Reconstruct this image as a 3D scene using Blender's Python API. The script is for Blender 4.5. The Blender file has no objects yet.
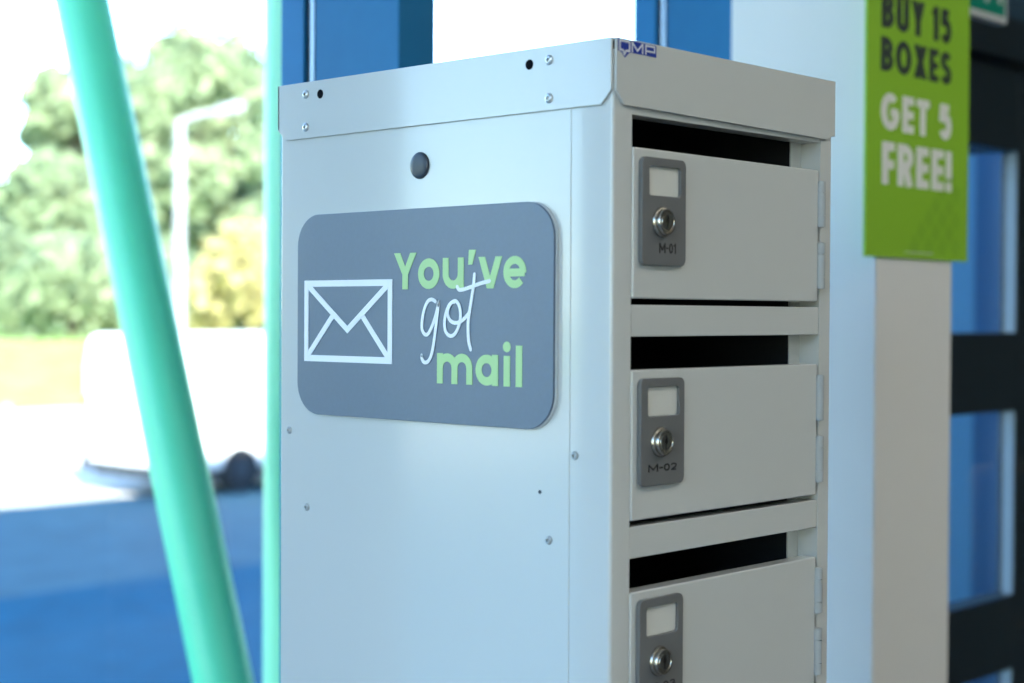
import bpy, math, random
import numpy as np
from mathutils import Vector, Matrix

random.seed(7)
rng = np.random.default_rng(11)
SC = bpy.context.scene
COL = SC.collection
PI = math.pi

# ------------------------------------------------------------------ materials
def new_mat(name):
    m = bpy.data.materials.new(name)
    m.use_nodes = True
    return m, m.node_tree.nodes, m.node_tree.links, m.node_tree.nodes['Principled BSDF']

def paint(name, col, rough=0.4, metal=0.0, noise=0.04, nscale=30.0, coat=0.0, bump=0.0, bscale=400.0, spec=0.5, ior=1.5, cr=0.12):
    """painted / plain surface: base colour with a faint procedural mottling, optional orange-peel bump"""
    m, N, L, b = new_mat(name)
    tc = N.new('ShaderNodeTexCoord')
    nz = N.new('ShaderNodeTexNoise'); nz.inputs['Scale'].default_value = nscale; nz.inputs['Detail'].default_value = 4
    L.new(tc.outputs['Object'], nz.inputs['Vector'])
    rp = N.new('ShaderNodeValToRGB')
    lo = [max(0, c * (1 - noise)) for c in col]; hi = [min(1, c * (1 + noise)) for c in col]
    rp.color_ramp.elements[0].position = 0.3; rp.color_ramp.elements[0].color = (*lo, 1)
    rp.color_ramp.elements[1].position = 0.7; rp.color_ramp.elements[1].color = (*hi, 1)
    L.new(nz.outputs['Fac'], rp.inputs['Fac'])
    L.new(rp.outputs['Color'], b.inputs['Base Color'])
    b.inputs['Roughness'].default_value = rough
    b.inputs['Metallic'].default_value = metal
    b.inputs['Specular IOR Level'].default_value = spec
    b.inputs['IOR'].default_value = ior
    if coat:
        b.inputs['Coat Weight'].default_value = coat
        b.inputs['Coat Roughness'].default_value = cr
    if bump:
        n2 = N.new('ShaderNodeTexNoise'); n2.inputs['Scale'].default_value = bscale; n2.inputs['Detail'].default_value = 2
        L.new(tc.outputs['Object'], n2.inputs['Vector'])
        bp = N.new('ShaderNodeBump'); bp.inputs['Strength'].default_value = bump; bp.inputs['Distance'].default_value = 0.002
        L.new(n2.outputs['Fac'], bp.inputs['Height'])
        L.new(bp.outputs['Normal'], b.inputs['Normal'])
    return m

def emit_mat(name, col, strength):
    m, N, L, b = new_mat(name)
    b.inputs['Base Color'].default_value = (*col, 1)
    b.inputs['Emission Color'].default_value = (*col, 1)
    b.inputs['Emission Strength'].default_value = strength
    return m

def glass_mat(name, tint=(0.93, 0.97, 0.97)):
    m = bpy.data.materials.new(name); m.use_nodes = True
    N, L = m.node_tree.nodes, m.node_tree.links
    N.clear()
    out = N.new('ShaderNodeOutputMaterial')
    tr = N.new('ShaderNodeBsdfTransparent'); tr.inputs['Color'].default_value = (*tint, 1)
    gl = N.new('ShaderNodeBsdfGlossy'); gl.inputs['Roughness'].default_value = 0.02
    lw = N.new('ShaderNodeLayerWeight'); lw.inputs['Blend'].default_value = 0.5
    pw = N.new('ShaderNodeMath'); pw.operation = 'POWER'; pw.inputs[1].default_value = 4.0
    fr = N.new('ShaderNodeMath'); fr.operation = 'MULTIPLY_ADD'; fr.inputs[1].default_value = 0.8; fr.inputs[2].default_value = 0.02
    L.new(lw.outputs['Facing'], pw.inputs[0]); L.new(pw.outputs[0], fr.inputs[0])
    mx = N.new('ShaderNodeMixShader')
    L.new(fr.outputs[0], mx.inputs[0]); L.new(tr.outputs[0], mx.inputs[1]); L.new(gl.outputs[0], mx.inputs[2])
    L.new(mx.outputs[0], out.inputs['Surface'])
    return m

def leaf_mat(name, a, b_, trans=0.35):
    m = bpy.data.materials.new(name); m.use_nodes = True
    N, L = m.node_tree.nodes, m.node_tree.links
    N.clear()
    out = N.new('ShaderNodeOutputMaterial')
    tc = N.new('ShaderNodeTexCoord')
    nz = N.new('ShaderNodeTexNoise'); nz.inputs['Scale'].default_value = 0.9; nz.inputs['Detail'].default_value = 5
    L.new(tc.outputs['Object'], nz.inputs['Vector'])
    rp = N.new('ShaderNodeValToRGB')
    rp.color_ramp.elements[0].position = 0.35; rp.color_ramp.elements[0].color = (*a, 1)
    rp.color_ramp.elements[1].position = 0.65; rp.color_ramp.elements[1].color = (*b_, 1)
    L.new(nz.outputs['Fac'], rp.inputs['Fac'])
    d = N.new('ShaderNodeBsdfDiffuse'); t = N.new('ShaderNodeBsdfTranslucent'); mx = N.new('ShaderNodeMixShader')
    mx.inputs[0].default_value = trans
    L.new(rp.outputs[0], d.inputs[0]); L.new(rp.outputs[0], t.inputs[0])
    L.new(d.outputs[0], mx.inputs[1]); L.new(t.outputs[0], mx.inputs[2]); L.new(mx.outputs[0], out.inputs['Surface'])
    return m

M = {
 'locker': paint('locker_grey_paint', (0.55, 0.57, 0.55), 0.28, noise=0.012, nscale=6, coat=0.8, cr=0.11, ior=1.5, bump=0.04, bscale=900),
 'inside_shade': paint('locker_inside_shade_colour', (0.016, 0.022, 0.032), 0.6, noise=0.02),  # near-black: the shade of the compartments is put into the colour
 'dark': paint('hole_shade_black', (0.004, 0.005, 0.007), 0.8, spec=0.05),  # black stands for the shade within the drilled holes
 'plug': paint('plug_plastic', (0.035, 0.045, 0.06), 0.35),
 'rivet': paint('rivet_zinc', (0.62, 0.64, 0.64), 0.3, metal=0.6),
 'plate': paint('lock_plate_plastic', (0.135, 0.14, 0.14), 0.42, noise=0.03, nscale=60),
 'card': paint('white_card', (0.58, 0.59, 0.55), 0.6, noise=0.02),
 'chrome': paint('chrome', (0.46, 0.43, 0.37), 0.27, metal=1.0, noise=0.02),
 'key_slot': paint('key_slot_black', (0.01, 0.01, 0.01), 0.5),
 'ink': paint('black_ink', (0.008, 0.008, 0.009), 0.5),
 'hinge': paint('hinge_paint', (0.36, 0.39, 0.40), 0.4, noise=0.02),
 'plaque': paint('plaque_graphite', (0.084, 0.124, 0.185), 0.4, noise=0.03, nscale=300, coat=0.6, cr=0.4, ior=1.55, bump=0.05, bscale=1500),
 'plaque_edge': paint('plaque_edge_white', (0.6, 0.62, 0.62), 0.4),
 'green_ink': paint('plaque_green_letters', (0.43, 0.66, 0.29), 0.4, noise=0.02),
 'white_ink': paint('plaque_white_letters', (0.84, 0.86, 0.87), 0.4, noise=0.01),
 'blue_badge': paint('badge_blue', (0.006, 0.03, 0.28), 0.35),
 'badge_white': paint('badge_white', (0.66, 0.68, 0.72), 0.4),
 'wall': paint('white_wall_paint', (0.69, 0.69, 0.665), 0.7, noise=0.02, nscale=3, bump=0.08, bscale=150),
 'wall_grey': paint('unseen_wall_dark', (0.09, 0.095, 0.10), 0.7, noise=0.03, nscale=3),  # unseen wall coloured dark so the door glass mirrors less light
 'ceiling': paint('ceiling_paint', (0.75, 0.75, 0.73), 0.8, noise=0.02),
 'floor': paint('grey_carpet_floor', (0.16, 0.165, 0.17), 0.8, noise=0.2, nscale=60, bump=0.4, bscale=300),
 'frame': paint('blue_frame_metal', (0.012, 0.140, 0.300), 0.45, noise=0.03, spec=0.12),
 'door_frame': paint('black_door_frame_metal', (0.009, 0.019, 0.027), 0.4, noise=0.05),
 'gasket': paint('black_rubber_gasket', (0.01, 0.011, 0.013), 0.6),
 'alu': paint('aluminium_spacer', (0.36, 0.46, 0.58), 0.3, metal=0.3),
 'transom': paint('dark_blue_transom_panel', (0.03, 0.07, 0.115), 0.4),
 'stile_daylight': paint('stile_daylight_grey_blue', (0.24, 0.33, 0.43), 0.4),  # pale colour stands for daylight on the black stile
 'glass': glass_mat('window_glass'),
 'steel_green': paint('mint_green_steel_paint', (0.13, 0.75, 0.39), 0.36, noise=0.03, nscale=3),
 'steel_pale': paint('pale_mint_steel_paint', (0.34, 0.80, 0.47), 0.4, noise=0.03, nscale=3),
 'promo': paint('lime_sign_board', (0.255, 0.50, 0.028), 0.45, noise=0.02, nscale=5),
 'promo_dark': paint('lime_sign_darker_print', (0.215, 0.44, 0.026), 0.45),
 'promo_edge': paint('sign_board_edge', (0.55, 0.60, 0.45), 0.5),
 'promo_ink': paint('sign_charcoal_ink', (0.022, 0.032, 0.034), 0.5),
 'promo_white': paint('sign_white_ink', (0.74, 0.75, 0.70), 0.5),
 'exit_green': paint('exit_sign_green', (0.0, 0.24, 0.16), 0.4),
 'exit_white': paint('exit_sign_white', (0.62, 0.66, 0.66), 0.4),
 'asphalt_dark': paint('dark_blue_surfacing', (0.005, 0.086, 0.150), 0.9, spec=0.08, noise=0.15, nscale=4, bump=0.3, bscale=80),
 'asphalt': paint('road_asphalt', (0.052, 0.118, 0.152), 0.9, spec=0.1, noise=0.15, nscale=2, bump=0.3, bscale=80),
 'concrete': paint('pale_concrete_paving', (0.50, 0.47, 0.43), 0.9, noise=0.08, nscale=0.6),
 'kerb': paint('kerb_stone', (0.42, 0.42, 0.40), 0.8, noise=0.1, nscale=3),
 'grass': paint('sunny_grass', (0.17, 0.26, 0.05), 0.9, noise=0.35, nscale=1.5),
 'render': paint('pale_blue_porch_render', (0.22, 0.58, 0.88), 0.7, noise=0.03, nscale=2),
 'cladding': paint('blue_porch_cladding', (0.05, 0.24, 0.52), 0.6, noise=0.05, nscale=2),
 'facade': paint('facade_panels', (0.35, 0.36, 0.37), 0.7, noise=0.05, nscale=1),
 'van': paint('white_van_paint', (0.80, 0.80, 0.80), 0.35, noise=0.01),
 'tyre': paint('tyre_rubber', (0.015, 0.015, 0.017), 0.8),
 'plastic': paint('dark_bumper_plastic', (0.03, 0.035, 0.045), 0.6),
 'van_glass': paint('dark_van_glass', (0.02, 0.025, 0.03), 0.1),
 'tail_red': paint('tail_lamp_red', (0.35, 0.02, 0.02), 0.3),
 'galv': paint('galvanised_pole', (0.27, 0.29, 0.30), 0.6, metal=0.1, noise=0.05),
 'bark': paint('bark', (0.10, 0.075, 0.05), 0.9, noise=0.4, nscale=8),
 'leaf_a': leaf_mat('leaf_mid_green', (0.14, 0.20, 0.115), (0.29, 0.35, 0.21), 0.45),
 'leaf_b': leaf_mat('leaf_pale_green', (0.18, 0.25, 0.14), (0.35, 0.41, 0.25), 0.45),
 'leaf_y': leaf_mat('leaf_yellow', (0.40, 0.36, 0.16), (0.55, 0.48, 0.24), 0.45),
 'lamp': emit_mat('led_diffuser', (1.0, 0.93, 0.80), 12.0),
 'lamp_frame': paint('lamp_frame_white', (0.7, 0.7, 0.7), 0.4),
}

# ------------------------------------------------------------------ mesh building
class MB:
    def __init__(self):
        self.v, self.f, self.mi = [], [], []
    def add(self, vs, fs, mi=0):
        o = len(self.v)
        self.v += [tuple(map(float, p)) for p in vs]
        for q in fs:
            self.f.append([i + o for i in q]); self.mi.append(mi)
        return self
    def box(self, x0, x1, y0, y1, z0, z1, mi=0):
        v = [(x, y, z) for z in (z0, z1) for y in (y0, y1) for x in (x0, x1)]
        return self.add(v, [(0, 2, 3, 1), (4, 5, 7, 6), (0, 1, 5, 4), (2, 6, 7, 3), (0, 4, 6, 2), (1, 3, 7, 5)], mi)
    def prism(self, poly, axis, a0, a1, mi=0):
        """extrude a 2-D outline along an axis. axis 0: poly=(y,z); 1: (x,z); 2: (x,y)"""
        n = len(poly)
        def P(p, a):
            return (a, p[0], p[1]) if axis == 0 else ((p[0], a, p[1]) if axis == 1 else (p[0], p[1], a))
        v = [P(p, a0) for p in poly] + [P(p, a1) for p in poly]
        f = [list(range(n))[::-1], list(range(n, 2 * n))] + [(i, (i + 1) % n, n + (i + 1) % n, n + i) for i in range(n)]
        return self.add(v, f, mi)
    def ring(self, outer, inner, axis, a0, a1, mi=0):
        """plate with a hole; outer and inner outlines have the same vertex count"""
        n = len(outer)
        def P(p, a):
            return (a, p[0], p[1]) if axis == 0 else ((p[0], a, p[1]) if axis == 1 else (p[0], p[1], a))
        v = [P(p, a0) for p in outer] + [P(p, a0) for p in inner] + [P(p, a1) for p in outer] + [P(p, a1) for p in inner]
        f = []
        for i in range(n):
            j = (i + 1) % n
            f += [(i, j, n + j, n + i), (2*n + i, 3*n + i, 3*n + j, 2*n + j), (i, 2*n + i, 2*n + j, j), (n + i, n + j, 3*n + j, 3*n + i)]
        return self.add(v, f, mi)
    def tube(self, pts, rad, n=16, cap=True, mi=0):
        pts = [Vector(p) for p in pts]
        if not hasattr(rad, '__len__'): rad = [rad] * len(pts)
        vs = []; up = None
        for i, p in enumerate(pts):
            t = (pts[min(i + 1, len(pts) - 1)] - pts[max(i - 1, 0)]).normalized()
            if up is None:
                up = Vector((0, 0, 1)) if abs(t.z) < 0.9 else Vector((1, 0, 0))
            a = t.cross(up).normalized(); b = a.cross(t).normalized(); up = b
            vs += [p + (a * math.cos(k * 2 * PI / n) + b * math.sin(k * 2 * PI / n)) * rad[i] for k in range(n)]
        fs = []
        for i in range(len(pts) - 1):
            for k in range(n):
                k2 = (k + 1) % n
                fs.append((i * n + k, i * n + k2, (i + 1) * n + k2, (i + 1) * n + k))
        if cap:
            fs += [list(range(n))[::-1], list(range((len(pts) - 1) * n, len(pts) * n))]
        return self.add(vs, fs, mi)
    def lathe(self, c, axis, prof, n=28, mi=0):
        """prof: (radius, distance along axis) list; axis a unit vector"""
        ax = Vector(axis); c = Vector(c)
        t = Vector((0, 0, 1)) if abs(ax.z) < 0.9 else Vector((1, 0, 0))
        a = ax.cross(t).normalized(); b = ax.cross(a).normalized()
        vs = []
        for r, h in prof:
            vs += [c + ax * h + (a * math.cos(k * 2 * PI / n) + b * math.sin(k * 2 * PI / n)) * max(r, 1e-6) for k in range(n)]
        fs = []
        for i in range(len(prof) - 1):
            for k in range(n):
                k2 = (k + 1) % n
                fs.append((i * n + k, i * n + k2, (i + 1) * n + k2, (i + 1) * n + k))
        fs += [list(range(n))[::-1], list(range((len(prof) - 1) * n, len(prof) * n))]
        return self.add(vs, fs, mi)
    def build(self, name, mats, parent=None, bevel=0.0, seg=2, smooth=False, loc=None, angle=0.6):
        me = bpy.data.meshes.new(name)
        me.from_pydata(self.v, [], self.f)
        if not isinstance(mats, (list, tuple)): mats = [mats]
        for m in mats: me.materials.append(M[m])
        me.polygons.foreach_set('material_index', self.mi)
        import bmesh
        bm = bmesh.new(); bm.from_mesh(me)
        bmesh.ops.recalc_face_normals(bm, faces=bm.faces); bm.to_mesh(me); bm.free()
        o = bpy.data.objects.new(name, me)
        COL.objects.link(o)
        if parent: o.parent = parent
        if loc is not None: o.location = loc
        if bevel:
            md = o.modifiers.new('Bevel', 'BEVEL'); md.width = bevel; md.segments = seg
            md.limit_method = 'ANGLE'; md.angle_limit = angle; md.harden_normals = True
            smooth = True
        if smooth:
            me.polygons.foreach_set('use_smooth', [True] * len(me.polygons))
            if not bevel:
                try: me.set_sharp_from_angle(angle=0.7)
                except Exception: pass
        return o

def tag(o, label=None, cat=None, group=None, kind=None):
    if label: o['label'] = label
    if cat: o['category'] = cat
    if group: o['group'] = group
    if kind: o['kind'] = kind
    return o

def empty(name, loc=(0, 0, 0), rz=0.0):
    o = bpy.data.objects.new(name, None); COL.objects.link(o)
    o.empty_display_size = 0.05
    o.location = loc; o.rotation_euler = (0, 0, rz)
    return o

def thing(name, label, cat, loc=(0, 0, 0), rz=0.0, group=None):
    return tag(empty(name, loc, rz), label, cat, group)

def struct(o, label=None, cat=None):
    o['kind'] = 'structure'
    if label: o['label'] = label
    if cat: o['category'] = cat
    return o

def rrect(x0, x1, z0, z1, r, n=6):
    pts = []
    for cx, cz, a0 in ((x1 - r, z1 - r, 0), (x0 + r, z1 - r, PI / 2), (x0 + r, z0 + r, PI), (x1 - r, z0 + r, 1.5 * PI)):
        for k in range(n + 1):
            a = a0 + k * (PI / 2) / n
            pts.append((cx + r * math.cos(a), cz + r * math.sin(a)))
    return pts

# ------------------------------------------------------------------ stroke lettering
def arc(cx, cy, rx, ry, a0, a1, n=18):
    return [(cx + rx * math.cos(math.radians(a0 + (a1 - a0) * k / n)), cy + ry * math.sin(math.radians(a0 + (a1 - a0) * k / n))) for k in range(n + 1)]

def smoothline(pts, n=6):
    out = []
    for i in range(len(pts) - 1):
        p0 = pts[max(i - 1, 0)]; p1 = pts[i]; p2 = pts[i + 1]; p3 = pts[min(i + 2, len(pts) - 1)]
        for k in range(n):
            t = k / n
            out.append(tuple(0.5 * (2*p1[q] + (p2[q]-p0[q])*t + (2*p0[q]-5*p1[q]+4*p2[q]-p3[q])*t*t + (3*p1[q]-p0[q]-3*p2[q]+p3[q])*t**3) for q in (0, 1)))
    out.append(pts[-1])
    return out

def glyph(ch, u0, u1, v0, v1, w, asc=None):
    """centre lines of one letter whose OUTER outline fills u0..u1, v0..v1; -> list of (points, closed)"""
    h = w / 2; l, r, b, t = u0 + h, u1 - h, v0 + h, v1 - h
    W, H, cx, cy = r - l, t - b, (l + r) / 2, (b + t) / 2
    S = []
    def ln(*p): S.append((list(p), False))
    if ch == 'o' or ch == 'O': S.append((arc(cx, cy, W/2, H/2, 0, 360, 32)[:-1], True))
    elif ch == '0': S.append((arc(cx, cy, W/2, H/2, 0, 360, 32)[:-1], True))
    elif ch == 'u':
        ln((l, v1), (l, b + W/2), *arc(cx, b + W/2, W/2, W/2, 180, 360, 16), (r, v1)); ln((r, v1), (r, v0))
    elif ch == 'U': ln((l, v1), (l, b + W/2), *arc(cx, b + W/2, W/2, W/2, 180, 360, 16), (r, v1))
    elif ch == 'v':
        k = w * 1.08
        S.append(([(u0, v1), (u0 + k, v1), (cx + k*0.5, v0), (cx - k*0.5, v0)], 'poly')); S.append(([(u1, v1), (u1 - k, v1), (cx - k*0.5, v0), (cx + k*0.5, v0)], 'poly'))
    elif ch == 'e': ln((l, cy - 0.02*H), (r + 0.5*h, cy - 0.02*H)); ln(*arc(cx, cy, W/2, H/2, -4, 318, 30))
    elif ch == 'a':
        S.append((arc(cx - 0.02*W, cy, W/2, H/2, 0, 360, 30)[:-1], True)); ln((r, v1), (r, v0))
    elif ch == 'm':
        a = W / 4
        ln((l, v1), (l, v0))
        ln((l, t - a), *arc(l + a, t - a, a, a, 180, 0, 12), (l + 2*a, v0))
        ln((l + 2*a, t - a), *arc(l + 3*a, t - a, a, a, 180, 0, 12), (r, v0))
    elif ch == 'i': ln((cx, v1), (cx, v0))
    elif ch == 'l': ln((cx, v1), (cx, v0))
    elif ch == 'Y':
        k = w * 1.14; q = cy - 0.12*H
        S.append(([(u0, v1), (u0 + k, v1), (cx + h, q), (cx - h, q)], 'poly')); S.append(([(u1, v1), (u1 - k, v1), (cx - h, q), (cx + h, q)], 'poly')); ln((cx, q + 0.01*H), (cx, v0))
    elif ch == "'": ln((u1 - h*1.0, v1), (u0 + h*0.8, v0))
    elif ch == 'B':
        m = cy + 0.03 * H
        ru, rl = (t - m)/2, (m - b)/2
        ln((l, v1), (l, v0))
        ln((l, t), (r - 0.08*W - ru, t), *arc(r - 0.08*W - ru, t - ru, ru, ru, 90, -90, 12), (l, m))
        ln((l, m), (r - rl, m), *arc(r - rl, b + rl, rl, rl, 90, -90, 12), (l, b))
    elif ch == 'P':
        m = cy - 0.02*H; ru = (t - m)/2
        ln((l, v1), (l, v0)); ln((l, t), (r - ru, t), *arc(r - ru, t - ru, ru, ru, 90, -90, 12), (l, m))
    elif ch == 'R':
        m = cy - 0.02*H; ru = (t - m)/2
        ln((l, v1), (l, v0)); ln((l, t), (r - ru, t), *arc(r - ru, t - ru, ru, ru, 90, -90, 12), (l, m)); ln((cx, m), (u1 - h*1.1, v0))
    elif ch == '1': ln((r, v1), (r, v0)); ln((u0 + 0.2*h, t - 0.24*H + 0.2*h), (r, v1 - 0.9*h))
    elif ch == '5':
        R = 0.34 * H
        ln((r, t), (l + 0.12*W, t), (l + 0.05*W, cy - 0.02*H)); ln(*[(cx + W/2*math.cos(math.radians(a)), b + R + R*math.sin(math.radians(a))) for a in range(150, -151, -15)])
    elif ch == '2': ln(*smoothline([(l, t - 0.25*H), (l + 0.15*W, t - 0.05*H), (cx, t), (r - 0.05*W, t - 0.12*H), (r, t - 0.3*H), (r - 0.15*W, cy - 0.05*H), (cx - 0.1*W, b + 0.22*H), (l, b)], 4)); ln((l, b), (r, b))
    elif ch == '3': ln(*smoothline([(l, t - 0.12*H), (cx - 0.1*W, t), (r - 0.1*W, t - 0.1*H), (r - 0.1*W, cy + 0.12*H), (cx, cy + 0.02*H)], 4)); ln(*smoothline([(cx, cy + 0.02*H), (r - 0.02*W, cy - 0.12*H), (r, b + 0.2*H), (cx, b), (l, b + 0.12*H)], 4))
    elif ch == 'X':
        k = w * 1.18
        S.append(([(u0, v1), (u0 + k, v1), (u1, v0), (u1 - k, v0)], 'poly')); S.append(([(u1, v1), (u1 - k, v1), (u0, v0), (u0 + k, v0)], 'poly'))
    elif ch == 'E': ln((l, v1), (l, v0)); ln((l, t), (u1, t)); ln((l, b), (u1, b)); ln((l, cy), (u1 - 0.06*W, cy))
    elif ch == 'F': ln((l, v1), (l, v0)); ln((l, t), (u1, t)); ln((l, cy - 0.03*H), (u1 - 0.08*W, cy - 0.03*H))
    elif ch == 'T': ln((u0, t), (u1, t)); ln((cx, v1), (cx, v0))
    elif ch == 'G':
        ln(*arc(cx, cy, W/2, H/2, 48, 360, 28)); ln((r + h*0.6, cy - 0.02*H), (cx + 0.04*W, cy - 0.02*H))
    elif ch == 'S':
        ln(*smoothline([(r - 0.02*W, t - 0.14*H), (cx + 0.1*W, t), (l + 0.12*W, t - 0.07*H), (l + 0.03*W, t - 0.25*H), (l + 0.2*W, cy + 0.07*H), (r - 0.2*W, cy - 0.07*H), (r - 0.01*W, b + 0.24*H), (r - 0.14*W, b + 0.06*H), (cx - 0.1*W, b), (l, b + 0.15*H)], 5))
    elif ch == 'M': ln((l, v0), (l, v1)); ln((r, v0), (r, v1)); ln((l, v1 - h*0.3), (cx, b + 0.25*H)); ln((r, v1 - h*0.3), (cx, b + 0.25*H))
    elif ch == '-': ln((u0, cy), (u1, cy))
    elif ch == 'D': ln((l, v1), (l, v0)); ln((l, t), (cx, t), *arc(cx, cy, W/2, H/2, 90, -90, 14), (l, b))
    elif ch == '!': ln((cx, v1), (cx, v0 + 0.32*(v1 - v0))); ln((cx, v0 + 1.1*w), (cx, v0))
    return S

NR = [0]
def ribbon(mb, pts, closed, w, place, d0, d1, mi=0):
    if closed == 'poly':
        NR[0] = (NR[0] + 1) % 12; d1 += NR[0] * 1.2e-5; n = len(pts)
        mb.add([place(p[0], p[1], d1) for p in pts] + [place(p[0], p[1], d0) for p in pts],
               [list(range(n))] + [(i, (i + 1) % n, n + (i + 1) % n, n + i) for i in range(n)], mi)
        return
    flat_stroke(mb, pts, closed, w, place, d0, d1, mi)

def flat_stroke(mb, pts, closed, w, place, d0, d1, mi=0):
    """flat stroke of width w along pts, standing from depth d0 to d1; place(u, v, d) -> 3-D point"""
    NR[0] = (NR[0] + 1) % 12; d1 += NR[0] * 1.2e-5      # crossing strokes never share a plane
    P = [Vector((p[0], p[1])) for p in pts]
    q = [P[0]]
    for p in P[1:]:
        if (p - q[-1]).length > 1e-7: q.append(p)
    P = q; n = len(P)
    if n < 2: return
    Ls, Rs = [], []
    for i in range(n):
        a = P[i] - P[i - 1] if (i > 0 or closed) else None
        c = P[(i + 1) % n] - P[i] if (i < n - 1 or closed) else None
        if a is None: a = c
        if c is None: c = a
        a = a.normalized(); c = c.normalized()
        na, nc = Vector((-a.y, a.x)), Vector((-c.y, c.x))
        m = na + nc
        if m.length < 0.2: m = na.copy(); k = 1
        else:
            m.normalize(); k = min(1 / max(m.dot(na), 0.45), 2.2)
        Ls.append(P[i] + m * (w / 2 * k)); Rs.append(P[i] - m * (w / 2 * k))
    vs = [place(p.x, p.y, d1) for p in Ls] + [place(p.x, p.y, d1) for p in Rs] + [place(p.x, p.y, d0) for p in Ls] + [place(p.x, p.y, d0) for p in Rs]
    fs = []
    for i in range(n if closed else n - 1):
        j = (i + 1) % n
        fs += [(i, j, n + j, n + i), (i, 2*n + i, 2*n + j, j), (n + i, n + j, 3*n + j, 3*n + i)]
    if not closed:
        fs += [(0, n, 3*n, 2*n), (n - 1, 2*n - 1 + 2*n, 2*n - 1 + n, 2*n - 1)] if False else [(0, n, 3*n, 2*n), (n - 1, 3*n - 1, 4*n - 1, 2*n - 1)]
    mb.add(vs, fs, mi)

ADV = {'B': .62, 'U': .66, 'Y': .70, '1': .32, '5': .58, 'O': .82, 'X': .70, 'E': .50, 'S': .60, 'G': .78, 'T': .56, 'F': .48, 'R': .62, '!': .2,
       ' ': .20, 'M': .95, '-': .32, '0': .56, '2': .56, '3': .56, 'D': .56}
def text_row(mb, s, u0, u1, v0, v1, w, place, d0, d1, gap=0.09, mi=0):
    tot = sum(ADV[c] for c in s) + gap * (len(s) - 1)
    k = (u1 - u0) / tot; u = u0
    for c in s:
        if c != ' ':
            for pts, cl in glyph(c, u, u + ADV[c] * k, v0, v1, w):
                ribbon(mb, pts, cl, w, place, d0, d1, mi)
        u += (ADV[c] + gap) * k

# ------------------------------------------------------------------ THE LOCKER
# origin: front left foot; front face in the plane y = 0 (looking to -y), left side in the plane x = 0
W_, D_, H_ = 0.3033, 0.3905, 1.800
locker = thing('parcel_locker', 'tall pale grey steel mail locker tower with small hinged slot doors', 'locker')
ZT = 1.792                                     # body top, just under the lid plate
side = MB()
side.box(0.0, 0.012, 0.0411, D_, 0.0, ZT)
side.build('side_panel', 'locker', locker, bevel=0.0009)
cor = MB()                                     # left corner post: rounded L-section in front of the side panel seam
R = 0.0028
poly = [(0.0223, 0.0), (R, 0.0)] + [(R - R * math.sin(a), R - R * math.cos(a)) for a in [k * PI / 2 / 5 for k in range(1, 6)]] + [(0.0, 0.0405), (0.010, 0.0405), (0.010, 0.018), (0.0223, 0.018)]
cor.prism(poly, 2, 0.0, ZT)
cor.build('front_post', 'locker', locker, smooth=True)
rp = MB()                                      # right corner post: face, return and inner lip
rp.prism([(0.2845, 0.0), (W_ - 0.002, 0.0), (W_, 0.002), (W_, 0.03), (0.3005, 0.03), (0.3005, 0.0215), (0.2685, 0.0215), (0.2685, 0.0200), (0.2845, 0.0200)], 2, 0.0, ZT)
rp.build('front_post', 'locker', locker)
rs = MB(); rs.box(W_ - 0.0015, W_, 0.0305, D_, 0.0, ZT); rs.build('side_panel', 'locker', locker)
ln_ = MB(); ln_.box(0.2990, 0.3004, 0.031, D_ - 0.002, 0.0, ZT); ln_.build('shade_liner', 'inside_shade', locker)  # added dark sheet, shade painted over the right panel's inner face
bk = MB(); bk.box(0.0125, W_ - 0.002, D_ - 0.0015, D_, 0.0, ZT); bk.build('back_panel', 'inside_shade', locker)
tr_ = MB(); tr_.box(0.0226, 0.2842, 0.0006, 0.018, 1.7447, 1.770); tr_.build('rail', 'locker', locker, bevel=0.0008)
pl_ = MB(); pl_.box(0.0225, 0.2842, 0.003, 0.018, 0.0, 0.078); pl_.build('plinth', 'locker', locker)
# lid: plate with four folded skirts, chamfered at the lower corners
lid = MB()
o = 0.0026
lid.box(0.0005, W_ + 0.001, 0.0005, D_ + 0.001, H_ - 0.0025, H_)
lid.prism([(0.0002, H_), (0.0002, 1.7606), (0.0098, 1.7507), (0.3818, 1.7499), (D_ + o, 1.7598), (D_ + o, H_)], 0, -o, -0.0004)
lid.prism([(0.0006, H_), (0.0006, 1.7607), (0.0100, 1.7507), (0.2895, 1.7480), (0.2980, 1.7512), (W_ + 0.0006, 1.7516), (W_ + 0.0006, H_)], 1, -o, -0.0004)
lid.prism([(0.0022, H_), (0.0022, 1.7550), (0.008, 1.7500), (D_ - 0.006, 1.7500), (D_ + o, 1.7600), (D_ + o, H_)], 0, W_ + 0.0001, W_ + 0.0007)
lid.prism([(-o, H_), (-o, 1.7600), (0.008, 1.7500), (W_ - 0.006, 1.7500), (W_ + o, 1.7600), (W_ + o, H_)], 1, D_ + 0.0004, D_ + o)
lid.build('lid', 'locker', locker, bevel=0.0007, seg=2)
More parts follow.
